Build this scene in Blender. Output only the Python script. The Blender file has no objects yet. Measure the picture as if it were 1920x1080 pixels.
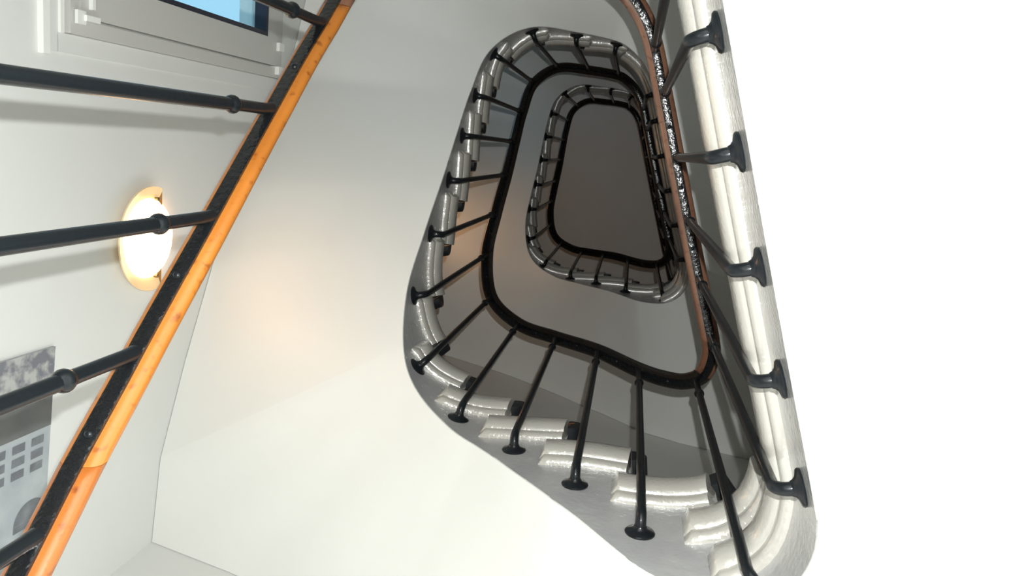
import bpy, bmesh, math, random
from mathutils import Vector, Matrix
random.seed(7)
K = 1.2                                   # metres per layout unit
scene = bpy.context.scene
COL = scene.collection

# ------------------------------------------------------------------ camera
FPX = 1500.0
VPX, VPY = 1189.7, 293.9                  # where vertical lines meet in the frame
def v_norm(a):
    return Vector(a).normalized()
zc = v_norm(((VPX-960)/FPX, (VPY-540)/FPX, 1.0))
xc = Vector((1, 0, 0)); xc = (xc - xc.dot(zc)*zc).normalized()
yc = zc.cross(xc)
CB = (xc, yc, zc)                         # world axes seen in camera coordinates (right, down, forward)
right = Vector((xc.x, yc.x, zc.x)); down = Vector((xc.y, yc.y, zc.y)); fwd = Vector((xc.z, yc.z, zc.z))
cam_data = bpy.data.cameras.new('camera'); cam = bpy.data.objects.new('camera', cam_data); COL.objects.link(cam)
m = Matrix((( right.x, -down.x, -fwd.x, 0), (right.y, -down.y, -fwd.y, 0), (right.z, -down.z, -fwd.z, 0), (0, 0, 0, 1)))
cam.matrix_world = m
cam_data.sensor_width = 36; cam_data.lens = FPX/1920*36; cam_data.clip_start = 0.02; cam_data.clip_end = 100
scene.camera = cam

# ------------------------------------------------------------------ world, flash, exposure
world = bpy.data.worlds.new('sky'); scene.world = world; world.use_nodes = True
bg = world.node_tree.nodes['Background']; bg.inputs[0].default_value = (0.32, 0.62, 0.83, 1); bg.inputs[1].default_value = 1.25
FLASH = 168.0
fl = bpy.data.lights.new('camera_flash', 'POINT'); fl.energy = FLASH; fl.shadow_soft_size = 0.007; fl.color = (0.98, 1.0, 0.98)
flo = bpy.data.objects.new('camera_flash', fl); COL.objects.link(flo)
flo.location = (-down)*0.067 + right*(0.040)
scene.view_settings.view_transform = 'Standard'; scene.view_settings.look = 'None'
scene.view_settings.gamma = 1.0; scene.view_settings.use_curve_mapping = False
scene.view_settings.exposure = 0.08

# ------------------------------------------------------------------ materials
def mat(name, col, rough=0.5, metal=0.0, spec=0.5, coat=0.0, coat_r=0.05, bump=None, vary=None, emit=None, cbump=None):
    """bump=(scale, strength, distance); vary=(scale, colour2, amount)"""
    mt = bpy.data.materials.new(name); mt.use_nodes = True
    nt = mt.node_tree; b = nt.nodes['Principled BSDF']
    b.inputs['Base Color'].default_value = (*col, 1); b.inputs['Roughness'].default_value = rough
    b.inputs['Metallic'].default_value = metal; b.inputs['Specular IOR Level'].default_value = spec
    b.inputs['Coat Weight'].default_value = coat; b.inputs['Coat Roughness'].default_value = coat_r
    tc = nt.nodes.new('ShaderNodeTexCoord')
    if vary:
        n = nt.nodes.new('ShaderNodeTexNoise'); n.inputs['Scale'].default_value = vary[0]; n.inputs['Detail'].default_value = 5
        nt.links.new(tc.outputs['Object'], n.inputs['Vector'])
        r = nt.nodes.new('ShaderNodeValToRGB'); r.color_ramp.elements[0].position = vary[3] if len(vary) > 3 else .35
        r.color_ramp.elements[1].position = vary[4] if len(vary) > 4 else .7
        r.color_ramp.elements[0].color = (*col, 1); r.color_ramp.elements[1].color = (*vary[1], 1)
        nt.links.new(n.outputs['Fac'], r.inputs['Fac']); nt.links.new(r.outputs['Color'], b.inputs['Base Color'])
    if bump:
        n = nt.nodes.new('ShaderNodeTexNoise'); n.inputs['Scale'].default_value = bump[0]; n.inputs['Detail'].default_value = 2
        nt.links.new(tc.outputs['Object'], n.inputs['Vector'])
        bp = nt.nodes.new('ShaderNodeBump'); bp.inputs['Strength'].default_value = bump[1]; bp.inputs['Distance'].default_value = bump[2]
        nt.links.new(n.outputs['Fac'], bp.inputs['Height'])
        nt.links.new(bp.outputs['Normal'], b.inputs['Normal'])
        if not cbump: nt.links.new(bp.outputs['Normal'], b.inputs['Coat Normal'])
    if cbump:
        n = nt.nodes.new('ShaderNodeTexNoise'); n.inputs['Scale'].default_value = cbump[0]; n.inputs['Detail'].default_value = 3
        nt.links.new(tc.outputs['Object'], n.inputs['Vector'])
        bp = nt.nodes.new('ShaderNodeBump'); bp.inputs['Strength'].default_value = cbump[1]; bp.inputs['Distance'].default_value = cbump[2]
        nt.links.new(n.outputs['Fac'], bp.inputs['Height']); nt.links.new(bp.outputs['Normal'], b.inputs['Coat Normal'])
        b.inputs['Coat IOR'].default_value = 2.1
    if emit:
        b.inputs['Emission Color'].default_value = (*emit[0], 1); b.inputs['Emission Strength'].default_value = emit[1]
    return mt

M = {}
M['wall'] = mat('wall_paint', (.74, .75, .73), .55, bump=(9, .12, .01), vary=(1.3, (.71, .72, .70), 1))
M['soffit'] = mat('soffit_paint', (.84, .845, .81), .42, spec=.4, bump=(5, .15, .012), vary=(1.1, (.80, .80, .77), 1))
M['string'] = mat('string_gloss_paint', (.39, .39, .395), .25, spec=.5, coat=.6, coat_r=.12, bump=(22, .35, .006), cbump=(70, .7, .004), vary=(6, (.46, .46, .45), 1, .4, .75))
M['nosing'] = mat('nosing_gloss_paint', (.44, .425, .385), .3, spec=.4, coat=1, coat_r=.11, bump=(55, .2, .002), cbump=(95, .7, .0035))
M['tread'] = mat('tread_wood', (.30, .20, .12), .5, vary=(8, (.22, .14, .08), 1))
M['edge'] = mat('dark_edging', (.012, .014, .016), .4, vary=(34, (.38, .12, .03), 1, .66, .70))
M['iron'] = mat('black_gloss_iron', (.007, .009, .011), .35, spec=.2, coat=.28, coat_r=.06, bump=(60, .15, .002))
M['bar'] = mat('black_gloss_bar', (.007, .008, .009), .25, spec=.5, coat=.5, coat_r=.12, bump=(95, .7, .003))
M['ceiling'] = mat('ceiling_paint', (.86, .83, .79), .8)
M['floor'] = mat('floor_stone', (.35, .34, .32), .5, vary=(3, (.3, .29, .27), 1))
M['upvc'] = mat('window_plastic', (.58, .575, .55), .3, spec=.4)
M['sill'] = mat('sill_white', (.85, .86, .83), .3)
M['seal'] = mat('rubber_seal', (.01, .012, .03), .5)
M['chrome'] = mat('brushed_steel', (.6, .6, .6), .25, metal=1)
M['brass'] = mat('dull_clip', (.25, .2, .12), .35, metal=.8)
M['plate'] = mat('lamp_rim_glass', (.74, .60, .36), .3, emit=((1, .62, .25), .12))
M['bowl'] = mat('lamp_bowl_glass', (.9, .8, .6), .3, emit=((1, .55, .27), 7.0))

def wood_mat(name, c1, c2, c3):
    mt = bpy.data.materials.new(name); mt.use_nodes = True; nt = mt.node_tree; b = nt.nodes['Principled BSDF']
    tc = nt.nodes.new('ShaderNodeTexCoord')
    n = nt.nodes.new('ShaderNodeTexNoise'); n.inputs['Scale'].default_value = 4; n.inputs['Detail'].default_value = 6; n.inputs['Roughness'].default_value = .65
    nt.links.new(tc.outputs['Object'], n.inputs['Vector'])
    r = nt.nodes.new('ShaderNodeValToRGB'); e = r.color_ramp.elements
    e[0].position = .35; e[0].color = (*c1, 1); e[1].position = .62; e[1].color = (*c2, 1)
    nt.links.new(n.outputs['Fac'], r.inputs['Fac'])
    n2 = nt.nodes.new('ShaderNodeTexNoise'); n2.inputs['Scale'].default_value = 55; n2.inputs['Detail'].default_value = 3
    nt.links.new(tc.outputs['Object'], n2.inputs['Vector'])
    r2 = nt.nodes.new('ShaderNodeValToRGB'); r2.color_ramp.elements[0].position = .28; r2.color_ramp.elements[0].color = (*c3, 1)
    r2.color_ramp.elements[1].position = .42; r2.color_ramp.elements[1].color = (1, 1, 1, 1)
    nt.links.new(n2.outputs['Fac'], r2.inputs['Fac'])
    mx = nt.nodes.new('ShaderNodeMix'); mx.data_type = 'RGBA'; mx.blend_type = 'MULTIPLY'; mx.inputs[0].default_value = .7
    nt.links.new(r.outputs['Color'], mx.inputs[6]); nt.links.new(r2.outputs['Color'], mx.inputs[7])
    nt.links.new(mx.outputs[2], b.inputs['Base Color'])
    b.inputs['Roughness'].default_value = .32; b.inputs['Coat Weight'].default_value = .4; b.inputs['Coat Roughness'].default_value = .15
    return mt
M['rail_wood'] = wood_mat('varnished_rail_wood', (.35, .115, .016), (.43, .15, .022), (.35, .2, .15))
M['rail_red'] = wood_mat('reddish_rail_wood', (.24, .068, .010), (.33, .10, .014), (.3, .15, .1))
M['rail_brown'] = wood_mat('brown_rail_wood', (.15, .07, .042), (.23, .11, .065), (.4, .3, .25))
M['rail_dark'] = wood_mat('blackened_rail_wood', (.014, .012, .010), (.022, .016, .012), (.5, .5, .5))

def glass_mat():
    mt = bpy.data.materials.new('window_glass'); mt.use_nodes = True; nt = mt.node_tree
    for n in list(nt.nodes):
        if n.type != 'OUTPUT_MATERIAL': nt.nodes.remove(n)
    out = [n for n in nt.nodes if n.type == 'OUTPUT_MATERIAL'][0]
    t = nt.nodes.new('ShaderNodeBsdfTransparent'); t.inputs[0].default_value = (.93, .97, .97, 1)
    g = nt.nodes.new('ShaderNodeBsdfGlossy'); g.inputs['Roughness'].default_value = .02
    mx = nt.nodes.new('ShaderNodeMixShader'); mx.inputs[0].default_value = .07
    nt.links.new(t.outputs[0], mx.inputs[1]); nt.links.new(g.outputs[0], mx.inputs[2]); nt.links.new(mx.outputs[0], out.inputs[0])
    return mt
M['glass'] = glass_mat()

# ------------------------------------------------------------------ helpers
def link_mesh(name, bm, m, parent=None, smooth=False, label=None, cat=None, group=None, kind=None):
    me = bpy.data.meshes.new(name); bmesh.ops.recalc_face_normals(bm, faces=bm.faces); bm.to_mesh(me); bm.free()
    ms = m if isinstance(m, (list, tuple)) else [m]
    for q in ms: me.materials.append(q)
    if smooth:
        me.polygons.foreach_set('use_smooth', [True]*len(me.polygons))
    o = bpy.data.objects.new(name, me); COL.objects.link(o)
    if smooth:
        try: me.set_sharp_from_angle(angle=math.radians(50))
        except Exception: pass
    if parent: o.parent = parent
    tag(o, label, cat, group, kind); return o
def tag(o, label=None, cat=None, group=None, kind=None):
    if label: o['label'] = label
    if cat: o['category'] = cat
    if group: o['group'] = group
    if kind: o['kind'] = kind
def thing(name, label, cat, group=None, loc=(0, 0, 0)):
    o = bpy.data.objects.new(name, None); COL.objects.link(o); o.location = loc; o.empty_display_size = .05
    tag(o, label, cat, group); return o
def V3(x, y, z): return Vector((x*K, y*K, z*K))
def sweep(bm, rings, closed=True, caps=True):
    """rings: list of lists of Vectors"""
    vs = [[bm.verts.new(p) for p in r] for r in rings]
    n = len(rings[0])
    for a, b in zip(vs, vs[1:]):
        for i in range(n if closed else n-1):
            j = (i+1) % n
            try: bm.faces.new((a[i], a[j], b[j], b[i]))
            except ValueError: pass
    if caps and closed:
        try: bm.faces.new(vs[0]); bm.faces.new(vs[-1][::-1])
        except ValueError: pass
    return vs
def tube(bm, pts, radii, seg=12):
    rings = []; up = None
    for i, p in enumerate(pts):
        a = pts[max(i-1, 0)]; b = pts[min(i+1, len(pts)-1)]
        t = (b-a).normalized()
        if up is None:
            up = Vector((0, 0, 1)) if abs(t.z) < .9 else Vector((1, 0, 0))
        s = t.cross(up).normalized(); up = s.cross(t).normalized()
        rings.append([p + (s*math.cos(2*math.pi*k/seg) + up*math.sin(2*math.pi*k/seg))*radii[i] for k in range(seg)])
    sweep(bm, rings)
def lathe(bm, base, axis, prof, seg=20):
    axis = axis.normalized(); a = axis.orthogonal().normalized(); b = axis.cross(a)
    rings = [[base + axis*h + (a*math.cos(2*math.pi*k/seg) + b*math.sin(2*math.pi*k/seg))*max(r, 1e-4) for k in range(seg)] for r, h in prof]
    sweep(bm, rings)
def box(bm, lo, hi, frame=None):
    cs = [Vector((x, y, z)) for x in (lo[0], hi[0]) for y in (lo[1], hi[1]) for z in (lo[2], hi[2])]
    if frame: cs = [frame(c) for c in cs]
    v = [bm.verts.new(c) for c in cs]
    for f in ((0, 1, 3, 2), (4, 6, 7, 5), (0, 4, 5, 1), (2, 3, 7, 6), (0, 2, 6, 4), (1, 5, 7, 3)): bm.faces.new([v[i] for i in f])

# ------------------------------------------------------------------ plan of the well (handrail line), one loop = U
U = 21.0
STR = -21+5.3                             # below this the lowest flight runs straight
NODES = [(0, .0291, .6509), (1, -.1092, .6380), (2, -.2606, .6380), (3, -.4220, .6280), (4, -.5560, .5560), (5, -.6030, .4040), (6, -.5925, .2423),
         (7, -.573, .0796), (8, -.562, -.07), (9, -.5497, -.2162), (10, -.5135, -.3703), (11, -.4055, -.461), (12, -.2535, -.4643), (13, -.0966, -.4484),
         (13.35, -.045, -.42), (13.7, 0, -.372), (14.1, .035, -.3), (15, .0697, -.1537), (16, .104, .0016), (17, .1385, .1569), (18, .174, .3138),
         (19, .2098, .4708), (19.4, .219, .53), (19.8, .203, .6), (20.2, .157, .64), (20.6, .093, .652)]
NN = len(NODES)
def node(i):
    q, r = divmod(i, NN); n = NODES[r]; return (n[0]+q*U, n[1], n[2])
def plan(u):
    if u < STR:
        return plan(STR)+(plan(STR+.05)-plan(STR))/.05*(u-STR)
    if u > 40.0:
        return plan(40.0)+Vector((.0358, .157))*(u-40.0)
    q = math.floor(u/U); u -= q*U
    k = NN-1
    while NODES[k][0] > u: k -= 1
    p0, p1, p2, p3 = node(k-1), node(k), node(k+1), node(k+2)
    h = p2[0]-p1[0]; s = (u-p1[0])/h; o = []
    for c in (1, 2):
        m1 = (p2[c]-p0[c])/(p2[0]-p0[0])*h; m2 = (p3[c]-p1[c])/(p3[0]-p1[0])*h
        o.append((2*s**3-3*s*s+1)*p1[c]+(s**3-2*s*s+s)*m1+(-2*s**3+3*s*s)*p2[c]+(s**3-s*s)*m2)
    return Vector(o)
def outn(u):
    t = plan(u+.02)-plan(u-.02); t.normalize(); return Vector((t.y, -t.x))
if (plan(7)+outn(7)*.1).length < plan(7).length:
    _o = outn
    def outn(u): return -_o(u)
def at(u, o, z):
    p = plan(u)+outn(u)*o; return V3(p.x, p.y, z)
S = 2.595
def zrail(w):
    if w > 40.0: return 2.124+2*S
    """height of the handrail underside; w = u + 21*storey, storey 0 = first full turn above the landing overhead"""
    mth = math.floor((w+1.9)/U); u = w-mth*U               # u in [-1.9, 19.1)
    if mth == -1:
        tb = [(-1.9, -.515), (9.1, 1.391), (13.0, 2.055), (13.5, 2.11), (14.0, 2.124), (25, 2.124)]
        base = 0
    else:
        tb = [(-1.9, 2.124), (-1.2, 2.185), (-.6, 2.30), (0, 2.41), (.6, 2.521), (13.0, 4.650), (13.5, 4.705), (14.0, 4.719), (25, 4.719)]
        base = mth*S
    def lin(x):
        for (a, za), (b, zb) in zip(tb, tb[1:]):
            if x <= b: return za+(zb-za)*(x-a)/(b-a)
        return tb[-1][1]
    k = [max(-1.9 if mth >= 0 else -9, u+q) if u > -1.9 else u for q in (-.5, -.3, -.1, .1, .3, .5)]
    return base+sum(lin(x) for x in k)/6
def zlow(w):
    mth = math.floor((w+1.9)/U); u = w-mth*U
    e = 0
    if mth >= 0 and u < 2.6: e = .05*max(0, min(1, (u+1)/1.0))*max(0, min(1, (2.6-u)/1.4))
    return zrail(w)-1.08-e
D = .0385                                                    # handrail line to string face
# outer line along the walls
XL, YB, YT, XR = -1.40, 1.137, -1.05, 1.5
def xleft(y): return XL+.09*(YB-y)
def yfront(x): return YB+.15*(x-XL)
def F(u, x): return (u, x, yfront(x))
OUT = [F(0, .08), F(1, -.15), F(1.9, -.40), F(3, -.76), F(3.74, -1.08), (4.15, XL, YB), (4.38, xleft(.889), .889), (5.1, xleft(.625), .625), (6, xleft(.34), .34),
       (7, xleft(.09), .09), (8, xleft(-.1), -.1), (9, xleft(-.3), -.3), (9.9, xleft(-.65), -.65), (10.5, xleft(YT), YT), (11.2, -.75, YT), (12, -.35, YT), (13, .05, YT),
       (13.5, .5, YT), (13.9, XR, YT), (14.5, XR, -.4), (17, XR, .3), (19, XR, 1.0), F(19.5, XR), F(20.1, .8), F(20.6, .25), F(21, .08)]
def outer(u):
    if u > 40.0: return Vector((XR, min(plan(u).y+.5, yfront(XR)-.01)))
    if u < STR:
        y = min(plan(u).y, YB-.01)+.02
        return Vector((xleft(y), y))
    u = u % U
    for a, b in zip(OUT, OUT[1:]):
        if u <= b[0]:
            s = (u-a[0])/(b[0]-a[0]); return Vector((a[1]+(b[1]-a[1])*s, a[2]+(b[2]-a[2])*s))
    return Vector(OUT[-1][1:])
def outP(u, z, ins=0.0):
    p = outer(u); q = plan(u)
    d = (q-p).normalized()*ins; return V3(p.x+d.x, p.y+d.y, z)
def urange(a, b, step=.1, extra=()):
    n = max(1, int(math.ceil((b-a)/step)))
    L = [a+(b-a)*i/n for i in range(n+1)] + [x for x in extra if a < x < b]
    return sorted(set(round(x, 4) for x in L))

# ------------------------------------------------------------------ the shell
ZF, ZC = -1.27, 8.45
def struct(name, bm, m, parent=None): return link_mesh(name, bm, m, parent, kind=None if parent else 'structure')
T = .12
bm = bmesh.new(); box(bm, V3(XL-.3, YT-.2, ZF-.15), V3(XR+.2, YB+.6, ZF)); struct('floor', bm, M['floor'])
bm = bmesh.new(); box(bm, V3(XL-.3, YT-.2, ZC), V3(XR+.2, YB+.6, ZC+.15)); struct('ceiling', bm, M['ceiling'])
bm = bmesh.new()
sl = math.atan(.15); wl = (XR-XL+.5)/math.cos(sl)
box(bm, (0, 0, 0), (wl*K, T*K, (ZC-ZF)*K))
wf = struct('wall_front', bm, M['wall']); wf.location = V3(XL-.25, yfront(XL-.25), ZF); wf.rotation_euler = (0, 0, sl)
bm = bmesh.new(); box(bm, V3(XL-.25, YT-T, ZF), V3(XR+.2, YT, ZC)); struct('wall_back', bm, M['wall'])
bm = bmesh.new(); box(bm, V3(XR, YT, ZF), V3(XR+T, YB+.5, ZC)); struct('wall_right', bm, M['wall'])
# left wall: local frame (s along +y, z up, p into the room)
wn = Vector((1, .09)).normalized()
def LW(y, z, p=0.0):
    """point on the left wall; p = distance into the stair well side"""
    return V3(xleft(y)+wn.x*p, y+wn.y*p, z)
def lwbox(bm, y0, y1, z0, z1, p0, p1):
    vs = [bm.verts.new(LW(y, z, p)) for y in (y0, y1) for z in (z0, z1) for p in (p0, p1)]
    for f in ((0, 1, 3, 2), (4, 6, 7, 5), (0, 4, 5, 1), (2, 3, 7, 6), (0, 2, 6, 4), (1, 5, 7, 3)): bm.faces.new([vs[i] for i in f])
WY0, WY1, WZ0, WZ1 = -.96, -.245, 1.635, 2.81
bm = bmesh.new()
lwbox(bm, YT, WY0, ZF, ZC, -.16, 0); lwbox(bm, WY1, YB, ZF, ZC, -.16, 0)
zz_ = [ZF]
for n_ in range(3): zz_ += [WZ0+n_*S, WZ1+n_*S]
zz_.append(ZC)
for a_, b_ in zip(zz_[::2], zz_[1::2]): lwbox(bm, WY0, WY1, a_, b_, -.16, 0)
struct('wall_left', bm, M['wall'])

# window in the left wall
def make_window(num, dz):
    bm = bmesh.new()
    f0 = .078
    for (a, b, c, d) in ((WY0, WY0+f0, (WZ0+dz), (WZ1+dz)), (WY1-f0, WY1, (WZ0+dz), (WZ1+dz)), (WY0, WY1, (WZ0+dz), (WZ0+dz)+f0), (WY0, WY1, (WZ1+dz)-f0, (WZ1+dz))):
        lwbox(bm, a, b, c, d, -.05, .003)
    for (a, b, c, d) in ((WY0+.02, WY0+.055, 1.69+dz, WZ1+dz-.03), (WY1-.064, WY1-.030, 1.69+dz, WZ1+dz-.03), (WY0+.055, WY1-.064, 1.69+dz, 1.715+dz), (WY0+.055, WY1-.064, WZ1+dz-.055, WZ1+dz-.03)):
        lwbox(bm, a, b, c, d, .003, .019)
    win = struct('window_%d' % num, bm, M['upvc']); win['kind'] = 'structure'
    def ring(bm, y0, y1, z0, z1, w, p0, p1):
        for (a, b, c, d) in ((y0, y0+w, z0, z1), (y1-w, y1, z0, z1), (y0+w, y1-w, z0, z0+w), (y0+w, y1-w, z1-w, z1)): lwbox(bm, a, b, c, d, p0, p1)
    bm = bmesh.new()
    cy0, cy1, cz0, cz1 = WY0+.060, WY1-.070, 1.720+dz, (WZ1+dz)-.060
    ring(bm, cy0, cy1, cz0, cz1, .10, -.03, .022)
    cas = link_mesh('casement', bm, M['upvc'], win)
    bm = bmesh.new(); ring(bm, cy0+.09, cy1-.09, cz0+.09, cz1-.09, .014, -.02, .0225); link_mesh('seal', bm, M['seal'], cas)
    bm = bmesh.new(); lwbox(bm, cy0+.10, cy1-.10, cz0+.10, cz1-.10, -.012, -.006); link_mesh('pane', bm, M['glass'], cas)
    for y in (cy1+.015, cy1-.065):
        bm = bmesh.new(); lwbox(bm, y-.014, y+.014, cz1-.02, cz1+.018, .0, .034); link_mesh('hinge', bm, M['sill'], win)
    bm = bmesh.new(); lwbox(bm, -.328, -.298, 1.700+dz, 1.728+dz, .022, .030); lwbox(bm, -.320, -.307, 1.722+dz, 1.77+dz, .030, .036)
    link_mesh('handle', bm, M['sill'], cas)
    bm = bmesh.new(); lwbox(bm, -.90, -.335, 1.748+dz, 1.758+dz, .022, .032); link_mesh('bead', bm, M['sill'], cas)
    # surround board round the window and the two sill strips
    bm = bmesh.new()
    lwbox(bm, WY0-.05, WY1+.014, (WZ0+dz)-.002, (WZ0+dz)+.032, 0, .006); lwbox(bm, WY1-.028, WY1+.014, (WZ0+dz)+.03, (WZ1+dz)-.03, 0, .006)
    link_mesh('window_surround', bm, M['wall'], win)
    bm = bmesh.new(); lwbox(bm, WY0-.05, WY1+.023, 1.612+dz, 1.632+dz, 0, .014); link_mesh('sill', bm, M['sill'], win)
    bm = bmesh.new(); lwbox(bm, WY0, -.273, 1.668+dz, 1.680+dz, .0, .012); link_mesh('sill', bm, M['sill'], win)

for n_ in range(3): make_window(n_+1, n_*S)  # the two above the first are unseen, added for daylight in the upper well

# ------------------------------------------------------------------ stairs
FR = {1: -1.5, 2: -.83, 3: .12, 4: 1.25, 5: 2.29, 6: 3.2, 7: 4.02, 8: 4.73, 9: 5.63, 10: 6.48, 11: 7.38, 12: 8.35, 13: 9.31, 14: 10.15, 15: 11.07, 16: 12.09, 17: 13.07}
BULL = [(D, -.075), (D-.012, -.0755), (D-.020, -.0735), (D-.0265, -.066), (D-.031, -.050), (D-.033, -.028), (D-.030, -.012), (D-.022, -.003), (D, 0)]
BATT = [(D, -.100), (D-.006, -.0992), (D-.0115, -.0965), (D-.0155, -.091), (D-.0170, -.084), (D-.0165, -.073), (D, -.070)]
def nose_mesh(bm, a, b, ztop, taper=True, step=.08):
    us = urange(a, b, step)
    for prof in (BULL, BATT):
        rings = []
        for i, u in enumerate(us):
            k = 1.0
            if taper:
                k = min(1, .35+(b-u)/.10) if b-u < .10 else 1
            c = .07 if i == 0 else 0
            rings.append([at(u-c*z/.09, D+.004+(o-D-.004)*k, ztop+z) for o, z in prof]+[at(u, D+.012, ztop+prof[-1][1]), at(u, D+.012, ztop+prof[0][1])])
        sweep(bm, rings)
def ribbon(bm, us, fa, fb, th):
    """solid strip between two edge functions, thickness downwards->upwards"""
    rings = [[fa(u), fb(u), fb(u)+Vector((0, 0, th)), fa(u)+Vector((0, 0, th))] for u in us]
    sweep(bm, rings)
def build_turn(mth, lab_f, lab_l):
    base = mth*U
    lo = 1.1 if mth < 0 else -1.9
    r = .1526
    ztop0 = 1.325+mth*S
    fl_ = thing('staircase_flight', lab_f, 'stairs', group='flights of the staircase')
    # treads j=1..16 (17 is the landing)
    fronts = {j: FR[j]+base for j in FR}
    ztr = lambda j: ztop0+r*j
    def zstr(w):
        z = ztop0
        for j in range(1, 18):
            if w >= fronts[j]-1e-6: z = ztr(j)
        return z
    # string: face plate from the soffit edge up to the underside of each tread
    bm = bmesh.new()
    segs = [(lo+base, fronts[1], ztr(0))] if mth >= 0 else []
    segs += [(max(fronts[j], lo+base), fronts[j+1], ztr(j)) for j in range(1, 17) if fronts[j+1] > lo+base]
    segs += [(fronts[17], 13.9+base, ztr(17))]
    for a, b, zt in segs:
        if b-a < .02: continue
        us = urange(a, b, .1)
        sweep(bm, [[at(u, D, zlow(u)+.003), at(u, D, zt-.03), at(u, D+.03, zt-.03), at(u, D+.03, zlow(u)+.03)] for u in us])
    bmesh.ops.remove_doubles(bm, verts=bm.verts, dist=1e-5)
    link_mesh('string', bm, M['string'], fl_, smooth=True)
    # soffit
    bm = bmesh.new()
    us = urange(lo+base, 13.9+base, .1, [4.15+base, 4.38+base, 10.5+base, 13.5+base])
    nseg = 10
    rings = []
    for u in us:
        a = at(u, D+.002, zlow(u)); b = outP(u, zlow(u), .002)
        low = [a.lerp(b, i/nseg) for i in range(nseg+1)]
        up = [p+Vector((0, 0, .05*K)) for p in (b, a)]
        rings.append(low+up)
    sweep(bm, rings)
    link_mesh('soffit', bm, M['soffit'], fl_, smooth=True)
    for j in range(1, 17):
        a, b = fronts[j], fronts[j+1]
        if b < lo+base+.5: continue
        zt = ztr(j)
        bm = bmesh.new()
        ribbon(bm, urange(a+.02, b+.12, .15, [4.15+base, 10.5+base]), lambda u: at(u, D+.001, zt-.055), lambda u: outP(u, zt-.055, .004), .052*K)
        tr = link_mesh('tread', bm, M['tread'], fl_)
        bm = bmesh.new()
        ext = .30 if j not in (1,) else .55
        nose_mesh(bm, a, b+ext*(b-a) if j < 16 else b+.15, zt)
        link_mesh('nosing', bm, M['nosing'], tr, smooth=True)
        bm = bmesh.new()                                     # dark rounded front edging, running back to the wall
        e = .16 if 3 <= j <= 7 else .20
        rr = .024
        a3 = at(a, D-.020, zt-.033); b3 = outP(a, zt-.033, .06)
        t2 = (plan(a-.05)-plan(a)).normalized(); tdir = Vector((t2.x, t2.y, 0))
        n = 10; rings = []
        for s in (0, 1):
            p = a3 if s == 0 else b3
            ring_ = [p+Vector((0, 0, -.027*K)), p+Vector((0, 0, .027*K))]
            for k in range(n+1):
                th = math.pi/2-math.pi*k/n
                ring_.append(p+tdir*(.010*K+math.cos(th)*rr*K)+Vector((0, 0, math.sin(th)*.027*K)))
            rings.append(ring_)
        sweep(bm, rings)
        link_mesh('front_edging', bm, M['edge'], tr, smooth=True)
        bm = bmesh.new()                                     # riser up to the next tread
        uu = b+.10
        q = [at(uu, D+.03, zt), outP(uu, zt, .006), outP(uu, zt+r-.055, .006), at(uu, D+.03, zt+r-.055)]
        t3 = (plan(b+.15)-plan(b+.1)).normalized()*.012*K; t3 = Vector((t3.x, t3.y, 0))
        sweep(bm, [q, [p+t3 for p in q]])
        link_mesh('riser', bm, M['wall'], tr)
    # landing at the top of this flight
    L = thing('stair_landing', lab_l, 'landing', group='landings of the staircase')
    zt = ztr(17); a, b = 13.9+base, (19.1+base if mth < 1 else 45.3)
    bm = bmesh.new()
    us = urange(a, b, .1, [14.5+base, 17+base, 19+base, 19.5+base])
    sweep(bm, [[at(u, D, zlow(u)+.003), at(u, D, zt-.03), at(u, D+.03, zt-.03), at(u, D+.03, zlow(u)+.03)] for u in us])
    link_mesh('string', bm, M['string'], L, smooth=True)
    bm = bmesh.new()
    rings = []
    for u in us:
        p = at(u, D+.002, zlow(u)); q = outP(u, zlow(u), .002)
        rings.append([p.lerp(q, i/8) for i in range(9)]+[q+Vector((0, 0, .05*K)), p+Vector((0, 0, .05*K))])
    sweep(bm, rings); link_mesh('soffit', bm, M['soffit'], L, smooth=True)
    bm = bmesh.new()
    ribbon(bm, urange(fronts[17]+.02, (20.2+base if mth < 1 else 45.3), .1, [13.5+base, 13.9+base, 19.5+base]), lambda u: at(u, D+.001, zt-.055), lambda u: outP(u, zt-.055, .004), .052*K)
    link_mesh('floor_slab', bm, M['tread'], L)
    bm = bmesh.new(); nose_mesh(bm, fronts[17], 20.35+base if mth < 1 else 45.3, zt, taper=mth < 1); link_mesh('nosing', bm, M['nosing'], L, smooth=True)
    return fl_, L

build_turn(-1, 'lowest staircase flight, mostly out of the picture, below the handrail at the left edge', 'lowest landing, white-edged strip running down the right side of the well')
build_turn(0, 'wide near staircase flight with broad white underside and glossy grey string, nearest of those overhead', 'middle landing, one storey above the near right one, behind the brown handrail')
build_turn(1, 'far upper staircase flight, small dim inner ring around the dark ceiling', 'topmost landing, far up at the right of the small inner ring')

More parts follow.
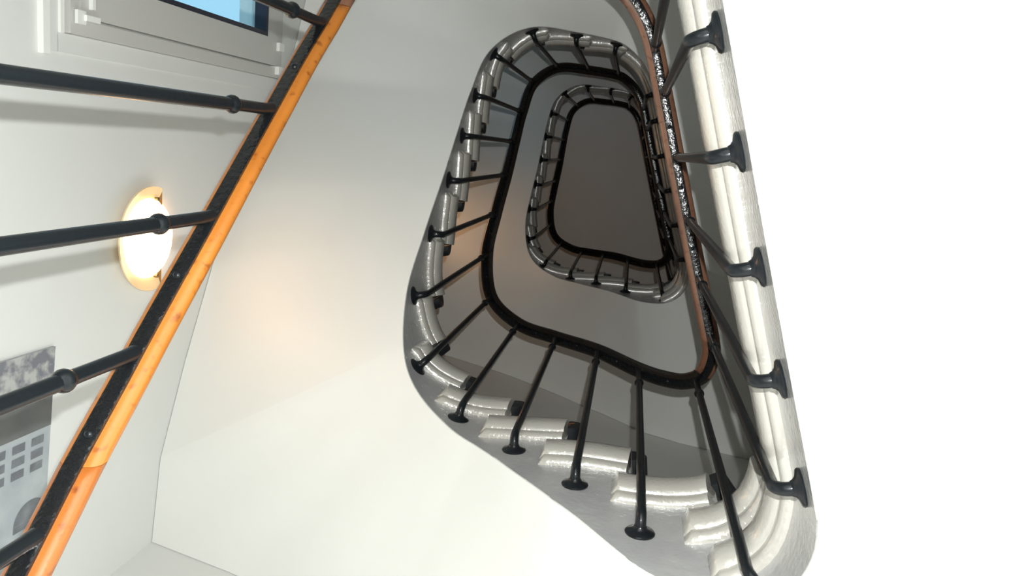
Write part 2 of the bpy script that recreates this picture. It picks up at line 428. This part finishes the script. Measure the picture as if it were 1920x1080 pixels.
# ------------------------------------------------------------------ balustrades
RW, RH = .050, .035
def rail_profile():
    pts = []
    for k in range(16):
        th = 2*math.pi*k/16 + math.pi/16
        c, s = math.cos(th), math.sin(th)
        o = RW/2*math.copysign(abs(c)**.75, c); z = RH/2+RH/2*math.copysign(abs(s)**.75, s)
        pts.append((o, z+.004))
    return pts
RP = rail_profile()
def build_balustrade(label, w0, w1, us_bal, splices, woods, straight_end=None):
    root = thing('balustrade', label, 'balustrade', group='iron and wood balustrade winding up the well')
    cuts = [w0]+splices+[w1]
    for i, (a, b) in enumerate(zip(cuts, cuts[1:])):
        bm = bmesh.new()
        rings = [[at(u, o, zrail(u)+z) for o, z in RP] for u in urange(a, b-.004, .08)]
        if straight_end and b == w1:
            d = straight_end; nrm = outn(w1)
            for s in (.25, .5, .75, 1):
                rings.append([p+Vector((d[0], d[1], 0))*s*K for p in rings[len(urange(a, b-.004, .08))-1]])
        sweep(bm, rings)
        link_mesh('wooden_handrail', bm, M[woods[i]], root, smooth=True)
    bm = bmesh.new()
    prof = [(-.0100, .006), (-.0100, -.001), (-.0075, -.002), (.0090, -.002), (.0115, -.001), (.0115, .006)]
    rings = [[at(u, o, zrail(u)+z) for o, z in prof] for u in urange(w0, w1, .08)]
    sweep(bm, rings); bar = link_mesh('flat_iron_bar', bm, M['bar'], root, smooth=True)
    for u in us_bal[:-1]:                                    # screws between the balusters
        if (u % 2) < 1.2:
            bm = bmesh.new(); lathe(bm, at(u+.5, 0, zrail(u+.5)-.002), Vector((0, 0, -1)), [(.0055*K, 0), (.005*K, .0015*K), (.0025*K, .003*K), (0, .0035*K)], 10)
            link_mesh('screw', bm, M['iron'], bar, smooth=True)
    for w in us_bal:
        zr = zrail(w); zb = zr-(1.07 if abs(w+1.02) < .01 else 1.0)   # the corner baluster reaches lower
        n2 = outn(w); n3 = Vector((n2.x, n2.y, 0))
        pts = []; rad = []
        face = at(w, D, zb)
        R = .0235; ra, rs, rt = .0105, .0094, .0088
        pts.append(face-n3*.004*K); rad.append(ra*1.25*K)
        pts.append(face-n3*.010*K); rad.append(ra*K)
        arm_end = at(w, R, zb)
        for k in range(0, 7):
            th = math.pi/2*k/6
            pts.append(at(w, R*(1-math.sin(th)), zb+R*(1-math.cos(th)))); rad.append((ra+(rs-ra)*k/6)*K)
        for zz, rr in ((zb+.3, rs), (zr-.14, rs), (zr-.12, rs), (zr-.10, rt), (zr-.02, rt), (zr-.008, rt*1.1), (zr+.001, rt*1.15)):
            pts.append(at(w, 0, zz)); rad.append(rr*K)
        bm = bmesh.new(); tube(bm, pts, rad, 12)
        b = link_mesh('baluster', bm, M['iron'], root, smooth=True)
        bm = bmesh.new()
        lathe(bm, at(w, 0, zr-.134), Vector((0, 0, 1)), [(rs*K, 0), (.0110*K, .003*K), (.0132*K, .009*K), (.0132*K, .013*K), (.0110*K, .019*K), (rt*K, .023*K)], 16)
        link_mesh('collar', bm, M['iron'], b, smooth=True)
        bm = bmesh.new()
        lathe(bm, face, -n3, [(.0275*K, 0), (.0285*K, .003*K), (.026*K, .006*K), (.017*K, .0085*K), (.0130*K, .012*K), (.0112*K, .016*K)], 24)
        link_mesh('rosette', bm, M['iron'], b, smooth=True)
    return root
land = [14.3, 15, 16, 17, 18, 19]
FL_B = [0, .97, 2, 3, 4, 5, 6, 7, 8, 9, 10, 11, 12, 13]
FL_C = [-.73, .4, 1.54, 2.48, 3.49, 4.51, 5.5, 6.39, 7.38, 8.42, 9.45, 10.42, 11.42, 12.42, 13.3]
build_balustrade('nearest balustrade, orange-brown wooden handrail on a black iron bar sweeping along the left and right', -21+1.8, -1.201,
                 [-21+u for u in [2.0, 3.0, 4.05, 5.09, 6.05, 6.99, 8.02, 9.1, 10.1, 11.1, 12.1, 13.05]]+[-21+u for u in land], [-21+5.42, -21+9.35, -21+15.4], ['rail_red', 'rail_wood', 'rail_brown', 'rail_brown'])
build_balustrade('second balustrade, dark handrail around the middle loop, black balusters fixed to the near string', -1.2, 20.2,
                 [-1.02]+FL_B+land, [5.1, 12.8], ['rail_dark']*3)
build_balustrade('farthest balustrade, small black loop high up around the dark ceiling', 20.201, 45.3,
                 [21+u for u in FL_C]+[21+u for u in land]+[41, 42, 43, 44], [21+9.3], ['rail_dark']*2)

# ------------------------------------------------------------------ wall lamps
def wall_lamp(zoff, label, right_side=False):
    y0, z0 = .217, 1.992+zoff
    base = LW(y0, z0, 0) if not right_side else V3(XR, .15, 3.0+zoff)
    ax = Vector((wn.x, wn.y, 0)) if not right_side else Vector((-1, 0, 0))
    ay = Vector((-ax.y, ax.x, 0)); az = Vector((0, 0, 1))
    t = thing('wall_lamp', label, 'lamp', group='round wall lamps of the stairwell', loc=base)
    def place(o): o.location = (0, 0, 0); return o
    R = .142
    bm = bmesh.new()                                         # glass rim dish, cut flat at the top
    n = 40; rings = []
    for pr, h in ((.03, .004), (R*.8, .012), (R, .026), (R, .031), (R*.8, .018), (.03, .009)):
        rg = []
        for k in range(n):
            th = 2*math.pi*k/n; a, b = math.cos(th)*pr, math.sin(th)*pr
            b = min(b, R*.30)
            rg.append(ay*a*K+az*b*K+ax*h*K)
        rings.append(rg)
    sweep(bm, rings); place(link_mesh('rim', bm, M['plate'], t, smooth=True))
    bm = bmesh.new()
    rings = []
    for i in range(9):
        th = math.pi/2*i/8
        pr = .110*math.cos(th); h = .014+.034*math.sin(th)
        rings.append([ay*math.cos(2*math.pi*k/n)*max(pr, .001)*K+az*math.sin(2*math.pi*k/n)*max(pr, .001)*K+ax*h*K for k in range(n)])
    sweep(bm, rings); place(link_mesh('glass_bowl', bm, M['bowl'], t, smooth=True))
    for sy in (-1, 1):
        bm = bmesh.new(); lathe(bm, (ay*sy*.106+az*.028+ax*.020)*K, ax, [(.005*K, 0), (.0055*K, .006*K), (.0055*K, .010*K), (.002*K, .012*K)], 10)
        place(link_mesh('clip', bm, M['brass'], t, smooth=True))
    return t
wall_lamp(0, 'lit round glass wall lamp on the left wall, behind the near black balusters')
wall_lamp(S, 'lit round wall lamp one storey up, hidden behind the near flight, glowing orange')
wall_lamp(2*S, 'lit round wall lamp beside the topmost flight, unseen, added to brighten the upper well')  # top lamp is an unseen addition that lifts the light on the ceiling

# ------------------------------------------------------------------ poster
def ray(px, py):
    c = Vector(((px-960)/FPX, (py-540)/FPX, 1)); return Vector((c.dot(xc), c.dot(yc), c.dot(zc)))
pt = thing('poster', 'black and white photo print of an old building facade, bottom left on the wall', 'picture')
# local axes on the wall: b runs along +y (down in the photo), a runs down the wall (-z)
PO = (.437, 1.645)                                           # y, z of its upper corner
PA = (-.02, -1.0); PB = (1.0, -.10)                          # slight slant of the print
def PP(a, b, p): return LW(PO[0]+PA[0]*a+PB[0]*b, PO[1]+PA[1]*a+PB[1]*b, p)
def pquad(bm, a0, a1, b0, b1, p, skew=0):
    v = [bm.verts.new(PP(a, b, p)) for a, b in ((a0, b0), (a1, b0), (a1, b1), (a0, b1))]; bm.faces.new(v)
M['p_light'] = mat('print_pale_grey', (.42, .46, .48), .4, vary=(14, (.33, .37, .40), 1))
M['p_mid'] = mat('print_mid_grey', (.16, .17, .20), .4, vary=(26, (.42, .43, .42), 1, .45, .62))
M['p_dark'] = mat('print_dark_grey', (.10, .105, .11), .4, vary=(6, (.16, .165, .16), 1))
M['p_win'] = mat('print_window_grey', (.12, .13, .15), .4, vary=(20, (.2, .22, .24), 1))
bm = bmesh.new()
vs = [bm.verts.new(PP(a, b, p)) for a in (0, .62) for b in (0, .9) for p in (.001, .008)]
for f in ((0, 1, 3, 2), (4, 6, 7, 5), (0, 4, 5, 1), (2, 3, 7, 6), (0, 2, 6, 4), (1, 5, 7, 3)): bm.faces.new([vs[i] for i in f])
link_mesh('print_sheet', bm, M['p_light'], pt)
bm = bmesh.new(); pquad(bm, 0, .62, 0, .075, .0086); link_mesh('printed_clouds', bm, M['p_mid'], pt)
bm = bmesh.new(); pquad(bm, 0, .62, .0751, .185, .0086); link_mesh('printed_roof', bm, M['p_dark'], pt)
bm = bmesh.new()
for r_ in range(3):
    for c_ in range(10):
        a0 = .022+c_*.058; b0 = .200+r_*.030
        pquad(bm, a0, a0+.038, b0, b0+.019, .0088)
link_mesh('printed_windows', bm, M['p_win'], pt)
bm = bmesh.new()
for c_ in range(4):
    for r_ in range(3):
        ca = .05+c_*.15; b0 = .345+r_*.105
        n = 14
        ring1 = [PP(ca+.052*math.cos(math.pi*k/n), b0+.045-.045*math.sin(math.pi*k/n), .0088) for k in range(n+1)]
        bm.faces.new([bm.verts.new(p) for p in ring1]+[])
        pquad(bm, ca-.052, ca+.052, b0+.0455, b0+.062, .0088)
link_mesh('printed_arches', bm, M['p_win'], pt)
